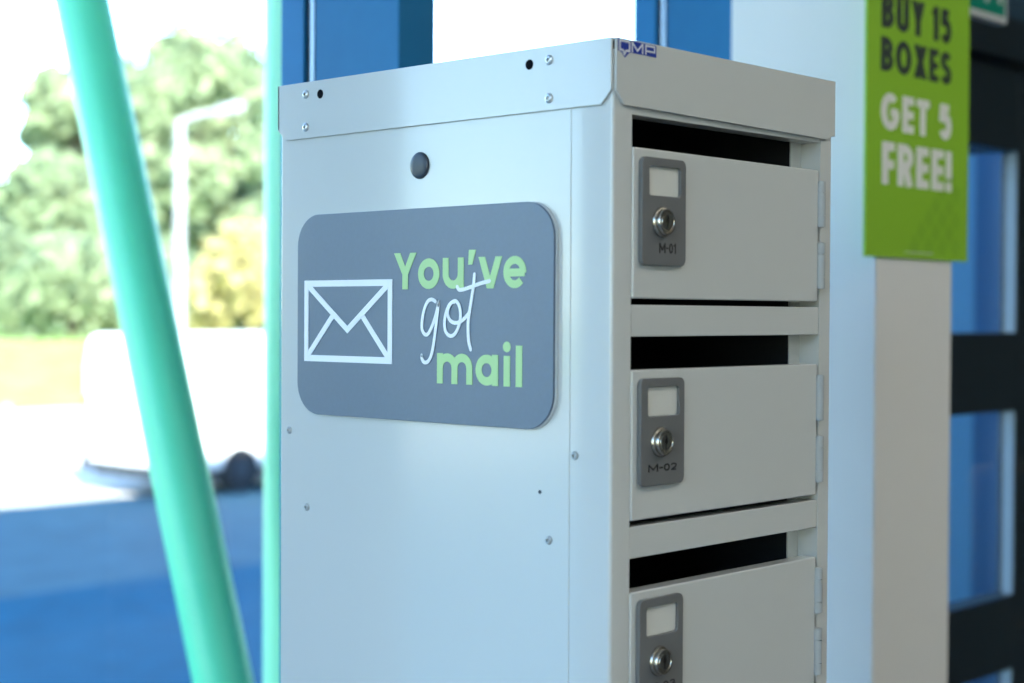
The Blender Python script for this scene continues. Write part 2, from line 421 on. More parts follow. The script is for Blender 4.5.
# rivets, drilled holes and plug of the left side
def rivet(y, z, x, r=0.0036):
    m = MB(); m.lathe((x, y, z), (-1, 0, 0), [(r * 1.12, -0.0003), (r * 1.1, 0.0005), (r * 0.95, 0.0013), (r * 0.62, 0.0018), (r * 0.45, 0.0018), (r * 0.38, 0.0002), (0.0001, 0.0002)], 20)
    return m
for y, z in ((0.3533, 1.7892), (0.3533, 1.7599), (0.0618, 1.7892), (0.0618, 1.7599)):
    rivet(y, z, -o).build('rivet', 'rivet', locker, smooth=True)
for y, z in ((0.3783, 1.4875), (0.3532, 1.4196), (0.0356, 1.4861), (0.0616, 1.4190)):
    rivet(y, z, 0.0, 0.0031).build('rivet', 'hinge', locker, smooth=True)
def hole(y, z, x, r):
    m = MB(); m.lathe((x, y, z), (-1, 0, 0), [(r * 1.15, -0.0002), (r * 1.1, 0.0003), (r * 0.95, 0.0003), (r * 0.9, 0.00005), (0.0001, 0.00005)], 20)
    return m
hole(0.3335, 1.7877, -o, 0.0036).build('bolt_hole', 'dark', locker)
hole(0.0824, 1.7877, -o, 0.0036).build('bolt_hole', 'dark', locker)
hole(0.0713, 1.4555, 0.0, 0.0014).build('bolt_hole', 'plug', locker)
m = MB(); m.lathe((0, 0.2077, 1.7171), (-1, 0, 0), [(0.0112, -0.0004), (0.0112, 0.0010), (0.0104, 0.0020), (0.0085, 0.0025), (0.0045, 0.0029), (0.0001, 0.0030)], 32)
m.build('cable_plug', 'plug', locker, smooth=True)
# badge on the lid's front skirt
bd = MB()
bz0, bz1 = 1.7885, 1.7992
BX = lambda p: (p[0] - 0.0036, 1.7990 - (1.7992 - p[1]) * 0.82)
bd.prism([BX(p) for p in [(0.0056, bz1), (0.0515, bz1), (0.0515, bz0 - 0.0003), (0.0212, bz0), (0.0185, bz0 - 0.0008), (0.0137, 1.7828), (0.0095, bz0 - 0.0008), (0.0056, bz0)]][::-1], 1, -o - 0.00025, -o - 0.00002)
badge = bd.build('badge', 'blue_badge', locker)
bl = MB()
plb = lambda u, v, d: (u, -o - 0.00025 - d, v)
def bline(pts, closed=False, w=0.0013): ribbon(bl, [BX(p) for p in pts], closed, w, plb, 0.0, 0.00015)
bline([(0.0075, 1.7979), (0.0190, 1.7979), (0.0190, 1.7895), (0.0150, 1.7895), (0.0130, 1.7860), (0.0112, 1.7895), (0.0075, 1.7895)], True, 0.0015)
bline([(0.0222, 1.7892), (0.0222, 1.7985)]); bline([(0.0346, 1.7892), (0.0346, 1.7985)])
bline([(0.0222, 1.7982), (0.0284, 1.7912), (0.0346, 1.7982)])
bline([(0.0385, 1.7892), (0.0385, 1.7985)]); bline([(0.0380, 1.7976), (0.0492, 1.7976), (0.0492, 1.7927), (0.0380, 1.7927)])
bl.build('lettering', 'badge_white', badge)
# doors, rails, shelves
PITCH = 0.1688
TOP0 = 1.7205
def make_door(k, code):
    dz = -k * PITCH
    zt = TOP0 + dz; zb = zt - 0.1146
    # rail under the compartment and the shade-coloured shelf behind it
    rm = MB(); rm.box(0.0226, 0.2842, 0.0004, 0.018, zb - 0.0290, zb - 0.0047)
    rm.build('rail', 'locker', locker, bevel=0.0010)
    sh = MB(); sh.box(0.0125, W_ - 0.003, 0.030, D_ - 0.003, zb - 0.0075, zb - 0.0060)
    sh.build('shelf', 'inside_shade', locker)
    d = MB(); d.box(0.0230, 0.2800, -0.0012, 0.013, zb, zt)
    door = d.build('door', 'locker', locker, bevel=0.0014, seg=3)
    # lock plate
    x0, x1, p1, p0 = 0.0292, 0.0836, zt - 0.0066, zt - 0.0892
    wx0, wx1, w1, w0 = 0.0378, 0.0770, zt - 0.0134, zt - 0.0355
    pm = MB()
    mid = w0 - 0.003
    out = rrect(x0, x1, p0, p1, 0.005, 6); inn = rrect(wx0, wx1, w0, w1, 0.0028, 6)
    pm.ring(out, inn, 1, -0.0052, -0.0011)
    plate = pm.build('lock_plate', 'plate', door, bevel=0.0008)
    cm = MB(); cm.prism(rrect(wx0 - 0.0008, wx1 + 0.0008, w0 - 0.0008, w1 + 0.0008, 0.002, 3), 1, -0.0026, -0.0014)
    cm.build('name_card', 'card', door)
    lc = (0.0530, -0.0050, zt - 0.0558)
    lm = MB(); lm.lathe(lc, (0, -1, 0), [(0.0118, -0.001), (0.0118, 0.0012), (0.0112, 0.0022), (0.0100, 0.0026), (0.0100, 0.0052), (0.0094, 0.0060), (0.0082, 0.0060), (0.0078, 0.0052), (0.0070, 0.0052), (0.0066, 0.0060), (0.0001, 0.0060)], 36)
    lm.build('lock_cylinder', 'chrome', door, smooth=True)
    km = MB(); ky = lc[1] - 0.0061
    km.prism([(lc[0] + 0.0022 * math.cos(a), lc[2] + 0.0008 + 0.0022 * math.sin(a)) for a in [i * PI / 8 for i in range(16)]], 1, ky - 0.0001, ky + 0.0008)
    km.prism([(lc[0] - 0.0009, lc[2] - 0.0052), (lc[0] + 0.0009, lc[2] - 0.0052), (lc[0] + 0.0009, lc[2] + 0.0055), (lc[0] - 0.0009, lc[2] + 0.0055)], 1, ky - 0.0001, ky + 0.0008)
    km.build('keyhole', 'key_slot', door)
    if code:
        s, u0, u1, tz, th, sw = code
        tm = MB(); plc = lambda u, v, dd: (u, -0.0052 - dd, v)
        text_row(tm, s, u0, u1, zt - tz - th / 2, zt - tz + th / 2, sw, plc, 0.0, 0.0002, gap=0.14)
        tm.build('lettering', 'ink', door)
    for a, b in ((0.0100, 0.0492), (0.0634, 0.1030)):
        hm = MB(); L = b - a
        for q0, q1 in ((0.0, 0.235), (0.255, 0.745), (0.765, 1.0)):
            hm.tube([(0.2825, -0.0022, zt - a - L * q0), (0.2825, -0.0022, zt - a - L * q1)], 0.0041, 14)
        hm.tube([(0.2825, -0.0022, zt - a + 0.0006), (0.2825, -0.0022, zt - b - 0.0006)], 0.0028, 12)
        hm.build('hinge', 'hinge', door, smooth=True)
    return door
codes = {0: ('M-01', 0.0500, 0.0708, 0.0756, 0.0078, 0.00115), 1: ('M-02', 0.0383, 0.0735, 0.0755, 0.0058, 0.0012), 2: ('M-03', 0.0395, 0.0735, 0.0755, 0.0062, 0.0012)}
for k in range(9):
    make_door(k, codes.get(k))

# ------------------------------------------------------------------ PLAQUE ON THE LOCKER'S SIDE
plaque = thing('plaque', "rounded graphite plaque reading You've got mail on the locker's side", 'sign', (-0.0001, 0.2121, 1.5036))
oy, oz = 0.2121, 1.5036
pm = MB()
pm.prism([(y - oy, z - oz) for y, z in rrect(0.0537, 0.3612, 1.5040, 1.6811, 0.0283, 10)], 0, -0.0050, 0.0)
pm.build('board', ['plaque'], plaque, bevel=0.0004)
em = MB()
em.ring([(y - oy, z - oz) for y, z in rrect(0.0528, 0.3616, 1.5034, 1.6815, 0.0288, 10)], [(y - oy, z - oz) for y, z in rrect(0.0538, 0.3611, 1.5041, 1.6810, 0.0282, 10)], 0, -0.0028, -0.0001)
em.build('backing', 'plaque_edge', plaque)
pls = lambda u, v, d: (-0.0050 - d, -u - oy, v - oz)     # u = -y runs to the right for someone facing the side
gm = MB()
sw = 0.0068
for ch, ya, yb in (('Y', .2335, .2060), ('o', .2040, .1787), ('u', .1748, .1506), ('v', .1342, .1080), ('e', .1066, .0822)):
    z1 = 1.6444 if ch == 'Y' else 1.6393
    for pts, cl in glyph(ch, -ya, -yb, 1.6140, z1, sw if ch != 'e' else 0.0062): ribbon(gm, pts, cl, sw if ch != 'e' else 0.0062, pls, 0, 0.0003)
ribbon(gm, [(-0.1449, 1.6452), (-0.1369, 1.6452), (-0.1410, 1.6333), (-0.1457, 1.6333)], 'poly', 0, pls, 0, 0.0003)
gm.build('lettering', 'green_ink', plaque)
gm = MB()
for ch, ya, yb, z1 in (('m', .1811, .1404, 1.5615), ('a', .1364, .1118, 1.5613), ('i', .1062, .0985, 1.5607), ('l', .0930, .0858, 1.5690)):
    for pts, cl in glyph(ch, -ya, -yb, 1.5366, z1, sw): ribbon(gm, pts, cl, sw, pls, 0, 0.0003)
gm.add([pls(-0.10245, 1.5678, 0.00035)] + [pls(-0.10245 + 0.0043 * math.cos(a), 1.5678 + 0.0042 * math.sin(a), 0.0003) for a in [k * PI / 10 for k in range(20)]], [(0, 1 + k, 1 + (k + 1) % 20) for k in range(20)])
gm.build('lettering', 'green_ink', plaque)
wm = MB()
g = [(0.1831, 1.6038), (0.1872, 1.6054), (0.192, 1.6039), (0.1961, 1.5975), (0.1986, 1.5888), (0.1988, 1.581), (0.1954, 1.5766), (0.191, 1.5776), (0.1855, 1.5859), (0.1814, 1.5956), (0.1795, 1.6019), (0.1805, 1.5946), (0.1827, 1.5812), (0.1848, 1.5696), (0.1875, 1.5599), (0.1914, 1.5544), (0.1958, 1.5535), (0.1987, 1.5562), (0.1992, 1.5591)]
oo = [(0.161, 1.6034), (0.1658, 1.6019), (0.1701, 1.5956), (0.1723, 1.587), (0.1711, 1.5797), (0.1668, 1.576), (0.1614, 1.5766), (0.1565, 1.5824), (0.1539, 1.5909), (0.155, 1.5994), (0.1588, 1.6038), (0.1637, 1.603), (0.168, 1.5981), (0.1685, 1.5931), (0.1652, 1.588), (0.159, 1.5863), (0.1523, 1.5881), (0.1465, 1.5924), (0.1433, 1.5957)]
tt = [(0.1382, 1.6255), (0.1395, 1.6154), (0.1418, 1.6041), (0.1443, 1.5928), (0.1453, 1.5834), (0.1445, 1.5721), (0.1421, 1.565)]
cb = [(0.1578, 1.6156), (0.1557, 1.6133), (0.1509, 1.6134), (0.1405, 1.6158), (0.1314, 1.6181), (0.1215, 1.6199)]
def roundcap(mb, p, r, d):
    mb.add([pls(p[0], p[1], d)] + [pls(p[0] + r * math.cos(a), p[1] + r * math.sin(a), d) for a in [k * PI / 6 for k in range(12)]], [(0, 1 + k, 1 + (k + 1) % 12) for k in range(12)])
for st in (g, oo, tt, cb):
    q = smoothline([(-y, z) for y, z in st], 6)
    for i in range(0, len(q) - 1, 9): ribbon(wm, q[i:i + 10], False, 0.0031, pls, 0.0003, 0.0006)
    roundcap(wm, q[0], 0.00155, 0.0006); roundcap(wm, q[-1], 0.00155, 0.0006)
wm.build('lettering', 'white_ink', plaque)
vm = MB()
ew = 0.0056
eb = [(-.3483, 1.5538), (-.3483, 1.6199), (-.2384, 1.6199), (-.2384, 1.5538)]
ribbon(vm, eb, True, ew, pls, 0, 0.0003)
ribbon(vm, [eb[1], (-.2929, 1.5795), eb[2]], False, 0.0052, pls, 0.0, 0.00034)
ribbon(vm, [eb[0], (-.3105, 1.5935)], False, 0.0052, pls, 0.0, 0.00032)
ribbon(vm, [eb[3], (-.2755, 1.5935)], False, 0.0052, pls, 0.0, 0.00032)
vm.build('envelope_symbol', 'white_ink', plaque)

# ------------------------------------------------------------------ ROOM SHELL
XL = -2.516                                    # room face of the left-hand wall, glazed out of view for added daylight
struct(MB().box(XL - 0.2, 4.6, -5, 0.80, -0.12, 0.0).build('floor', 'floor'))
struct(MB().box(XL - 0.2, 4.6, -5, 0.80, 3.0, 3.1).build('ceiling', 'ceiling'))
struct(MB().box(XL - 0.2, XL, -5, -1.55, 0.0, 3.0).build('wall_left', 'wall'))
struct(MB().box(4.6, 4.8, -5, 0.80, -0.12, 3.0).build('wall_right', 'wall_grey'))
struct(MB().box(XL - 0.2, 4.8, -5.2, -5, -0.12, 3.0).build('wall_back', 'wall'))
fw = MB(); fw.box(4.8, 40, 0.4, 0.82, -0.4, 3.0)
struct(fw.build('wall_front', 'facade'))
up = MB(); up.box(XL - 0.25, 40, -12, 0.82, 3.12, 12.0)
struct(up.build('wall_upper', 'facade'))
struct(MB().box(1.0, 1.2135, 0.3623, 0.605, 0.0, 3.0).build('column', 'wall', bevel=0.003))
for nm, a in (('baseboard_left', (XL, XL + 0.015, -4.985, -1.55, 0, 0.1)), ('baseboard_right', (4.585, 4.6, -5, 0.5, 0, 0.1)), ('baseboard_back', (XL, 4.585, -5, -4.985, 0, 0.1))):
    struct(MB().box(*a).build(nm, 'door_frame'))

# curtain-wall bays: deep mullions, dark gaskets, glass and outer pressure caps
edges = [-2.456, -1.756, -1.056, -0.356, 0.344, 1.045]
def bay(i, rz, first):
    w = struct(empty('window_%d' % (i + 1), first, rz))
    Wd = 0.70 if rz else edges[i + 1] - edges[i]
    def mull(x0):
        MB().box(x0, x0 + 0.058, 0.0, 0.151, 0.0, 3.0).build('mullion', 'frame', w, bevel=0.002)
        MB().box(x0 + 0.006, x0 + 0.052, 0.151, 0.158, 0.0, 3.0).build('gasket', 'gasket', w)
        MB().box(x0 + 0.004, x0 + 0.054, 0.158, 0.164, 0.0, 3.0).build('glazing_spacer', 'alu', w)
        MB().box(x0 + 0.006, x0 + 0.052, 0.164, 0.172, 0.0, 3.0).build('gasket', 'gasket', w)
        MB().box(x0, x0 + 0.058, 0.172, 0.217, 0.0, 3.0).build('cover_cap', 'frame', w, bevel=0.002)
    if i in (0, 5): mull(0.0)
    mull(Wd)
    MB().box(0.058, Wd, 0.02, 0.151, 0.0, 0.06).build('sill', 'frame', w)
    MB().box(0.058, Wd, 0.02, 0.151, 2.94, 3.0).build('head', 'frame', w)
    MB().box(0.052, Wd + 0.006, 0.158, 0.164, 0.02, 2.98).build('glass', 'glass', w)

for i in range(5): bay(i, 0.0, (edges[i], 0.606, 0.0))
for k in range(3): bay(5 + k, PI / 2, (XL, -1.54 + 0.70 * k, 0.0))   # unseen left-hand glazing, added to throw daylight on the locker's side
struct(MB().box(XL - 0.2, XL + 0.058, 0.62, 0.80, 0.0, 3.0).build('trim_2', 'frame'))

# dark entrance door in the same glazed wall, right of the column
struct(MB().box(1.104, 1.2135, 0.606, 0.81, 0.0, 3.0).build('trim_1', 'door_frame'))
door = struct(empty('door_1', (1.2135, 0.606, 0.0)))
X = lambda x: x - 1.2135
fr = MB()
fr.box(X(1.2135), X(1.27), 0.0, 0.20, 0, 3.0); fr.box(X(1.93), X(2.06), 0.0, 0.034, 0, 2.1); fr.box(X(1.27), X(1.93), 0.0, 0.10, 1.905, 2.06)
fr.box(X(1.27), X(2.9), -0.03, 0.12, 2.065, 2.14)
fr.box(X(2.75), X(2.9), 0.0, 0.10, 0, 2.065)
fr.build('frame', 'door_frame', door, bevel=0.002)
for z0, z1 in ((1.418, 1.565), (0.93, 1.07), (0.02, 0.25)):
    MB().box(X(1.27), X(1.93), 0.0, 0.045, z0, z1).build('rail', 'door_frame', door, bevel=0.002)
MB().box(X(1.27), X(1.93), 0.024, 0.030, 0.2, 1.92).build('glass', 'glass', door)
for z0, z1 in ((1.418, 1.565), (0.93, 1.07), (0.02, 0.25), (1.905, 2.06)):
    MB().box(X(2.06), X(2.75), 0.0, 0.045, z0, z1).build('rail', 'door_frame', door, bevel=0.002)
MB().box(X(2.06), X(2.75), 0.024, 0.030, 0.2, 1.92).build('glass', 'glass', door)
MB().box(X(1.27), X(2.9), 0.012, 0.040, 2.14, 3.0).build('transom_panel', 'transom', door)
for z0, z1 in ((0.25, 0.93), (1.07, 1.418), (1.565, 1.905)): MB().box(X(1.9265), X(1.9298), 0.002, 0.023, z0, z1).build('stile_lit_strip', 'stile_daylight', door)  # added strips, painted daylight on the stile's left face
hd = MB(); hd.tube([(X(2.0), -0.012, 1.0), (X(2.0), -0.06, 1.0), (X(2.0), -0.06, 1.3), (X(2.0), -0.012, 1.3)], 0.012, 12)
hd.build('handle', 'chrome', door, smooth=True)
struct(MB().box(2.9, 4.6, 0.55, 0.82, 0.0, 3.0).build('wall_entrance', 'wall'))

# ------------------------------------------------------------------ PROMOTION SIGN ON THE COLUMN
sx, sy, sz = 1.1080, 0.3622, 1.6742
promo = thing('hanging_sign', 'lime green BUY 15 BOXES GET 5 FREE sign on the white column', 'sign', (sx, sy, sz))
MB().box(0.9645 - sx, 1.2520 - sx, -0.0039, 0.0, 0.0, 0.75).build('board', 'promo', promo, bevel=0.0004)
plq = lambda u, v, d: (u - sx, -0.0039 - d, v - sz)
KX = 1.38                                      # the lettering is an extended face: wide stems, thinner bars
plw = lambda u, v, d: (u * KX + 1.0013 - sx, -0.0039 - d, v - sz)
def wide_row(mb, t, u0, u1, v0, v1, w):
    text_row(mb, t, (u0 - 1.0013) / KX, (u1 - 1.0013) / KX, v0, v1, w, plw, 0, 0.0003, gap=0.12)
rows = [MB() for _ in range(4)]
wide_row(rows[0], 'BUY 15', 1.0013, 1.1955, 1.9854, 2.0339, 0.0102)
wide_row(rows[1], 'BOXES', 1.0003, 1.1970, 1.9269, 1.9733, 0.0098)
wide_row(rows[2], 'GET 5', 1.0013, 1.1991, 1.8477, 1.8982, 0.0114)
wide_row(rows[3], 'FREE!', 1.0054, 1.1991, 1.7736, 1.8316, 0.0122)
small = MB()
for k in range(16):                            # the row of small print, too small to read
    u = 1.0694 + k * 0.0051
    ribbon(small, [(u, 1.6822), (u, 1.6840)], False, 0.0036 if k % 3 else 0.0022, plq, 0, 0.0002)
for q, mt_ in zip(rows, ('promo_ink', 'promo_ink', 'promo_white', 'promo_white')): q.build('lettering', mt_, promo)
small.build('small_print', 'promo_white', promo)
dm = MB()
for i in range(5):
    for j in range(6):
        cx = 1.0960 + 0.0395 * i + 0.0195 * (j % 2); cz = 1.6935 + 0.0195 * j
        if cx > 1.2300 or cx < 1.080 + 0.020 * j: continue
        a, b = 0.0155, 0.0155
        dm.add([plq(cx - a, cz - 0.003, 0.0001), plq(cx + 0.002, cz - b, 0.0001), plq(cx + a, cz + 0.003, 0.0001), plq(cx - 0.002, cz + b, 0.0001)], [(0, 1, 2, 3)])
dm.build('lattice_print', 'promo_dark', promo)

# ------------------------------------------------------------------ EXIT SIGN HANGING FROM THE CEILING
ex = thing('exit_sign', 'green and white running man exit sign hanging before the dark door', 'sign', (1.465, 0.5, 2.0905))
MB().box(-0.176, 0.176, -0.010, 0.010, 0.0, 0.19).build('housing', 'exit_white', ex, bevel=0.002)
MB().box(-0.165, 0.165, -0.0112, -0.0098, 0.011, 0.179).build('panel', 'exit_green', ex)
pc = MB(); ple = lambda u, v, d: (u, -0.0112 - d, v)
def pst(pts, w): ribbon(pc, pts, False, w, ple, 0, 0.0004)
pst([(0.045, 0.03), (0.045, 0.16), (0.145, 0.16), (0.145, 0.03)], 0.012)
pst([(0.10, 0.118), (0.082, 0.085), (0.105, 0.062), (0.096, 0.028)], 0.017); pst([(0.084, 0.085), (0.066, 0.058), (0.040, 0.060)], 0.014)
pst([(0.098, 0.114), (0.072, 0.112), (0.062, 0.090)], 0.009); pst([(0.100, 0.112), (0.118, 0.096), (0.134, 0.104)], 0.009)
pc.add([ple(0.107, 0.137, 0.0004)] + [ple(0.107 + 0.011 * math.cos(k * PI / 8), 0.137 + 0.011 * math.sin(k * PI / 8), 0.0004) for k in range(16)], [(0, 1 + k, 1 + (k + 1) % 16) for k in range(16)])
pst([(-0.02, 0.095), (-0.13, 0.095)], 0.018); pst([(-0.088, 0.140), (-0.135, 0.095), (-0.088, 0.050)], 0.018)
pc.build('pictogram', 'exit_white', ex)
for s in (-0.13, 0.13):
    MB().tube([(s, 0, 0.188), (s, 0, 0.908)], 0.003, 8).build('rod', 'chrome', ex)

# ------------------------------------------------------------------ CEILING LIGHTS
places = (('nearest the back left corner', -1.6, -3.4), ('above the middle of the left aisle', -1.6, -1.3), ('above the back of the room', 0.5, -3.4),
          ('above the floor before the locker', 0.5, -1.3), ('nearest the back right corner', 2.0, -3.4), ('above the way to the door', 1.75, -1.0))
for t_, x, y in places:
    c = thing('ceiling_light', 'square white LED ceiling panel ' + t_, 'ceiling light', (x, y, 2.96), group='LED ceiling panels')
    MB().ring(rrect(-0.31, 0.31, -0.31, 0.31, 0.01, 2), rrect(-0.285, 0.285, -0.285, 0.285, 0.008, 2), 2, 0.0, 0.04).build('frame', 'lamp_frame', c)
    MB().box(-0.285, 0.285, -0.285, 0.285, 0.012, 0.02).build('diffuser', 'lamp', c)

# ------------------------------------------------------------------ GREEN STEELWORK OUTSIDE THE GLASS
def gz(y):                                     # ground height outside
    return -0.15 - 0.75 * min(1, max(0, (y - 2.5) / 8.0))
b0, b1 = Vector((0.7112, 1.4312, 0.9695)), Vector((0.722, 1.8877, 2.1799))
dirv = (b1 - b0) / (b1.z - b0.z)
pb, pt = b0 + dirv * (-0.13 - b0.z), b0 + dirv * (4.2 - b0.z)
br = thing('steel_brace', 'leaning mint green round steel tube outside the window', 'steel brace', (pb.x, pb.y, gz(pb.y)))
m = MB(); base = Vector((pb.x, pb.y, gz(pb.y)))
m.tube([pb - base, pt - base], 0.0500, 40)
m.build('tube', 'steel_green', br, smooth=True)
m = MB(); m.box(-0.11, 0.11, -0.11, 0.11, 0.0, 0.02); m.build('base_plate', 'steel_green', br, bevel=0.003)
po = thing('steel_post', 'upright mint green steel post standing behind the locker edge', 'steel post', (0.9827, 1.5959, gz(1.5959)))
m = MB(); m.tube([(0, 0, 0.02), (0, 0, 4.3)], 0.0465, 40); m.build('tube', 'steel_pale', po, smooth=True)
m = MB(); m.box(-0.11, 0.11, -0.11, 0.11, 0.0, 0.02); m.build('base_plate', 'steel_green', po, bevel=0.003)

# ------------------------------------------------------------------ GROUND OUTSIDE
BANK = 0.75                                    # top of the grass bank the trees stand on
def bank_z(y):
    t = min(1, max(0, (y - 36.0) / 5.0))
    return -0.9 + (BANK + 0.9) * t * t * (3 - 2 * t)
def strip(name, mat, y0, y1, x0=-70, x1=90, lift=0.0, ny=12, zf=gz):
    m = MB(); ys = [y0 + (y1 - y0) * k / ny for k in range(ny + 1)]
    vs = []
    for y in ys: vs += [(x0, y, zf(y) + lift), (x1, y, zf(y) + lift)]
    for y in ys: vs += [(x0, y, zf(y) + lift - 0.25), (x1, y, zf(y) + lift - 0.25)]
    n = 2 * (ny + 1)
    fs = [(2*k, 2*k + 1, 2*k + 3, 2*k + 2) for k in range(ny)] + [(n + 2*k, n + 2*k + 2, n + 2*k + 3, n + 2*k + 1) for k in range(ny)]
    fs += [(0, n, n + 1, 1), (n - 2, n - 1, 2*n - 1, 2*n - 2)]
    for k in range(ny):
        fs += [(2*k, 2*k + 2, n + 2*k + 2, n + 2*k), (2*k + 1, n + 2*k + 1, n + 2*k + 3, 2*k + 3)]
    m.add(vs, fs)
    return m.build(name, mat)
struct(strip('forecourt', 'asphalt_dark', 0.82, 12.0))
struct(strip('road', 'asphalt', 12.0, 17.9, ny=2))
struct(strip('kerb', 'kerb', 17.9, 18.05, x1=11.2, lift=0.05, ny=1))
struct(strip('lay_by', 'concrete', 17.9, 19.0, x0=11.2, ny=1))
tag(strip('verge', 'grass', 18.05, 19.0, x1=11.2, lift=0.03, ny=1), 'narrow sunlit strip of grass along the road kerb', 'grass', kind='stuff')
struct(strip('pavement', 'concrete', 19.0, 36.0, ny=2))
tag(strip('lawn', 'grass', 36.0, 160.0, x0=-160, x1=200, ny=124, zf=bank_z), 'sunlit grass bank rising to the trees beyond the paving', 'grass', kind='stuff')
# entrance porch seen through the dark door
pw = MB(); pw.box(2.95, 4.10, 1.8, 2.0, gz(1.8) - 0.05, 3.4); struct(pw.build('wall_porch', 'render'))
pw = MB(); pw.box(4.10, 7.0, 1.9, 2.1, gz(1.8) - 0.05, 3.4); struct(pw.build('wall_porch_side', 'cladding'))

# ------------------------------------------------------------------ VAN
van = thing('panel_van', 'white panel van parked across the road behind the leaning green brace', 'van', (11.47, 17.16, -0.9))
v = MB(); v.prism([(0.0, 0.34), (0.0, 1.75), (0.07, 2.12), (0.16, 2.19), (3.7, 2.21), (4.2, 2.08), (4.85, 1.36), (5.45, 1.12), (5.58, 0.85), (5.58, 0.34)], 1, 0.0, 1.98)
v.build('body', 'van', van, bevel=0.07, seg=4)
v = MB(); v.box(-0.012, 0.002, 0.12, 0.985, 0.52, 2.0); v.box(-0.012, 0.002, 0.995, 1.86, 0.52, 2.0); v.build('rear_doors', 'van', van, bevel=0.01)
v = MB(); v.box(-0.10, 0.10, 0.02, 1.96, 0.30, 0.42); v.box(-0.06, 0.06, 0.02, 0.14, 0.40, 0.56); v.box(-0.06, 0.06, 1.84, 1.96, 0.40, 0.56); v.build('rear_bumper', 'plastic', van, bevel=0.02)
for y in (0.03, 1.83):
    v = MB(); v.box(-0.02, 0.05, y, y + 0.12, 0.85, 1.35); v.build('tail_lamp', 'tail_red', van)
v = MB(); v.box(0.1, 5.4, 0.10, 1.88, 0.22, 0.36); v.build('chassis', 'plastic', van)
v = MB(); v.box(1.75, 4.0, -0.015, 0.02, 0.34, 0.52); v.build('side_skirt', 'plastic', van, bevel=0.01)
v = MB(); v.prism([(3.75, 1.25), (4.80, 1.25), (4.25, 1.92), (3.75, 1.95)], 1, -0.012, 0.01); v.build('side_window', 'van_glass', van)
v = MB(); v.box(0.3, 3.6, -0.012, 0.01, 0.95, 0.99); v.build('rubbing_strip', 'van', van)
for x in (1.24, 4.65):
    for y in (-0.02, 1.80):
        w = MB(); w.lathe((x, y, 0.33), (0, 1, 0), [(0.19, 0.0), (0.30, 0.0), (0.33, 0.03), (0.33, 0.17), (0.30, 0.2), (0.19, 0.2)], 28)
        wo = w.build('wheel', 'tyre', van, smooth=True)
        h = MB(); h.lathe((x, y - 0.004 if y < 1 else y + 0.15, 0.33), (0, 1, 0), [(0.05, -0.01), (0.19, 0.012), (0.2, 0.05), (0.1, 0.06)], 20); h.build('hub_cap', 'plastic', wo, smooth=True)

# ------------------------------------------------------------------ STREET LAMP, BOLLARD
sl = thing('street_lamp', 'pale tall street lamp with one short arm before the trees', 'street lamp', (16.735, 24.325, gz(24)))
m = MB(); m.tube([(0, 0, 0), (0, 0, 1.2), (0, 0, 1.25), (0, 0, 6.0), (0.02, -0.02, 6.12)], [0.12, 0.12, 0.095, 0.085, 0.08], 16); m.build('pole', 'galv', sl, smooth=True)
m = MB(); m.tube([(0.0, 0.0, 6.10), (0.24, -0.25, 6.22), (0.48, -0.50, 6.28)], 0.045, 12); m.build('arm', 'galv', sl, smooth=True)
hdm = MB(); hdm.tube([(0.44, -0.46, 6.27), (0.54, -0.56, 6.30), (0.74, -0.77, 6.36), (0.84, -0.87, 6.39)], [0.05, 0.10, 0.11, 0.04], 14); lh = hdm.build('lamp_head', 'galv', sl, smooth=True)
bo = tag(MB().lathe((0, 0, 0), (0, 0, 1), [(0.07, 0.0), (0.07, 1.15), (0.06, 1.2), (0.02, 1.23)], 16).build('bollard', 'galv', smooth=True, loc=(10.37, 19.31, gz(19.3))),
         'thin grey bollard on the paving left of the van', 'bollard')

# ------------------------------------------------------------------ TREES AND SHRUBS
def leaf_cloud(mb, blobs, n, size):
    vols = np.array([b[3] * b[4] for b in blobs]) ; pr = vols / vols.sum()
    idx = rng.choice(len(blobs), n, p=pr)
    B = np.array([[b[0], b[1], b[2], b[3], b[4]] for b in blobs])[idx]
    d = rng.normal(size=(n, 3)); d /= np.linalg.norm(d, axis=1)[:, None]
    rad = rng.uniform(0.55, 1.05, n)[:, None]
    c = B[:, :3] + d * rad * np.stack([B[:, 3], B[:, 3], B[:, 4]], 1)
    nrm = d + rng.normal(scale=0.7, size=(n, 3)); nrm /= np.linalg.norm(nrm, axis=1)[:, None]
    a = np.cross(nrm, rng.normal(size=(n, 3))); a /= np.linalg.norm(a, axis=1)[:, None]
    b = np.cross(nrm, a)
    s = (size * rng.uniform(0.6, 1.4, n))[:, None]
    v = np.stack([c - a * s, c + b * s * 0.55, c + a * s, c - b * s * 0.55], 1).reshape(-1, 3)
    v[:, 2] = np.maximum(v[:, 2], 0.06)
    o0 = len(mb.v)
    mb.v += [tuple(p) for p in v.tolist()]
    mb.f += [[o0 + 4*i, o0 + 4*i + 1, o0 + 4*i + 2, o0 + 4*i + 3] for i in range(n)]
    mb.mi += [0] * n

def leafy(name, mb, mat, parent):
    me = bpy.data.meshes.new(name); me.from_pydata(mb.v, [], mb.f); me.materials.append(M[mat])
    o_ = bpy.data.objects.new(name, me); COL.objects.link(o_); o_.parent = parent
    return o_

